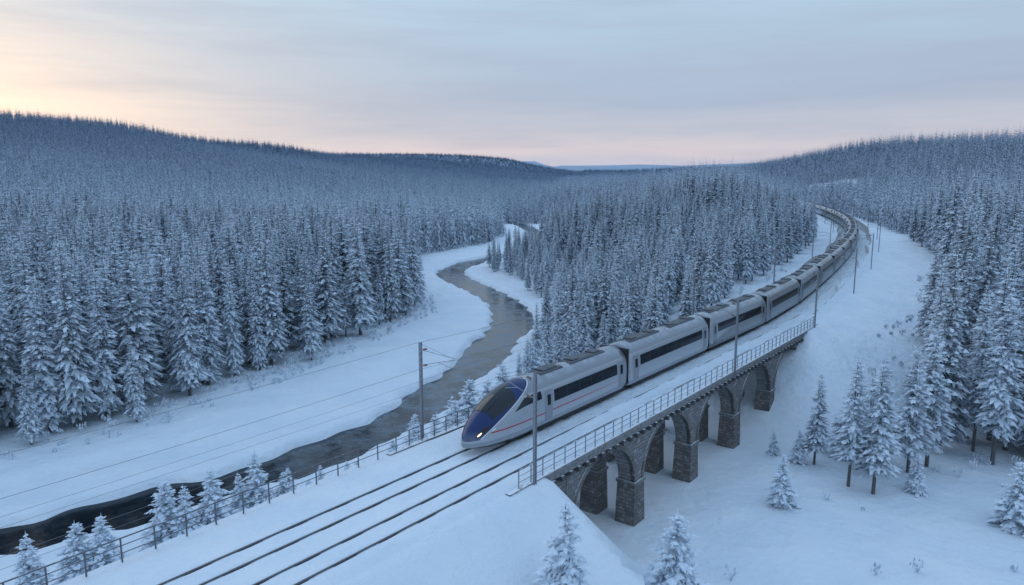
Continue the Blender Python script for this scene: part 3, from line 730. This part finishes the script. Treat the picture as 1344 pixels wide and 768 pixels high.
# blown powder snow drifting along the coaches (thin real mist volume)
mv=bpy.data.materials.new('powder_snow_mist'); mv.use_nodes=True; nt=mv.node_tree; nt.nodes.clear()
out=nt.nodes.new('ShaderNodeOutputMaterial'); vs=nt.nodes.new('ShaderNodeVolumeScatter'); vs.inputs['Color'].default_value=(.96,.98,1,1); vs.inputs['Density'].default_value=.13; vs.inputs['Anisotropy'].default_value=.0
nt.links.new(vs.outputs[0],out.inputs['Volume'])
vv=[];ff=[];n=14; st=np.arange(40,330,2.0)
for i_,s in enumerate(st):
    g_=sst(40,80,s)*(1-sst(290,330,s))
    rx=.3+g_*(3.3+.5*math.sin(s*.21)+.3*math.sin(s*.53)); rz=.2+g_*(2.3+.5*math.sin(s*.17+1)+.35*math.sin(s*.47)); 
    for k in range(n):
        t=2*math.pi*k/n; vv.append(rail(s,.3+rx*math.cos(t),max(.06,.8+rz*math.sin(t))+ .001*k))
    if i_:
        for k in range(n): a_=(i_-1)*n; ff.append((a_+k,a_+(k+1)%n,a_+n+(k+1)%n,a_+n+k))
ff.append(tuple(range(n))[::-1]); b=len(vv)-n; ff.append(tuple(b+k for k in range(n)))
o=mesh_obj('powder_snow_mist',vv,ff,mv,smooth=True); tag(o,'thin powder snow blown up along the moving coaches','snow mist',kind='stuff')
# ------------------------------------------------------------ world
w=bpy.data.worlds.new('World'); scene.world=w; w.use_nodes=True; nt=w.node_tree; bg=nt.nodes['Background']
tc=N(nt,'ShaderNodeTexCoord').outputs['Generated']; sx,sy,sz=sep(nt,tc)[:3]
mp=N(nt,'ShaderNodeMapping'); mp.inputs['Scale'].default_value=(1.6,1.6,17); mp.inputs['Rotation'].default_value=(.05,.06,0); nt.links.new(tc,mp.inputs[0])
cl=noise(nt,1.3,7,.58,mp.outputs[0])
zz=math_(nt,'ADD',sz,math_(nt,'MULTIPLY',math_(nt,'SUBTRACT',cl,.5),.09))
base=ramp(nt,zz,[(0,(.44,.46,.57)),(.025,(.56,.51,.56)),(.05,(.44,.46,.55)),(.09,(.33,.40,.53)),(.21,(.37,.50,.63)),(.5,(.38,.57,.81)),(1,(.37,.56,.85))])
dp=N(nt,'ShaderNodeVectorMath',operation='DOT_PRODUCT'); nt.links.new(tc,dp.inputs[0]); az=math.radians(-46); dp.inputs[1].default_value=(math.sin(az),math.cos(az),.04)
gl=math_(nt,'POWER',math_(nt,'MAXIMUM',dp.outputs['Value'],0),10)
band=math_(nt,'MULTIPLY',gl,ramp(nt,zz,[(0,.5),(.07,.85),(.12,.7),(.2,.42),(.4,0.)]))
base=mixc(nt,math_(nt,'MULTIPLY',band,.95,clamp=True),base,(.88,.74,.62))
c2=noise(nt,2.1,7,.62,mp.outputs[0]); base=mixc(nt,math_(nt,'MULTIPLY',ramp(nt,c2,[(.42,0.),(.7,1.)]),.4),base,(.31,.36,.48))
sky=N(nt,'ShaderNodeTexSky',sky_type='NISHITA'); sky.sun_disc=False; sky.sun_elevation=math.radians(4); sky.sun_rotation=math.radians(-42)
ad=N(nt,'ShaderNodeMix',data_type='RGBA',blend_type='ADD'); ad.inputs[0].default_value=.012; nt.links.new(base,ad.inputs[6]); nt.links.new(sky.outputs[0],ad.inputs[7])
nt.links.new(ad.outputs[2],bg.inputs['Color']); bg.inputs['Strength'].default_value=1.18
sl=bpy.data.lights.new('sun','SUN'); sl.energy=.3; sl.angle=math.radians(40); sl.color=(1,.86,.76); so=link(bpy.data.objects.new('sun',sl))
dv=-Vector((math.sin(az)*math.cos(.5),math.cos(az)*math.cos(.5),math.sin(.5))); so.rotation_euler=dv.to_track_quat('-Z','Y').to_euler()
# ------------------------------------------------------------ camera
cd=bpy.data.cameras.new('camera'); cd.lens=26; cd.sensor_width=36; cd.clip_end=14000; cd.clip_start=.5
co=link(bpy.data.objects.new('camera',cd)); co.location=(0,0,18); co.rotation_euler=(math.radians(80.7),0,0); scene.camera=co
print('T end',time.time()-T0)
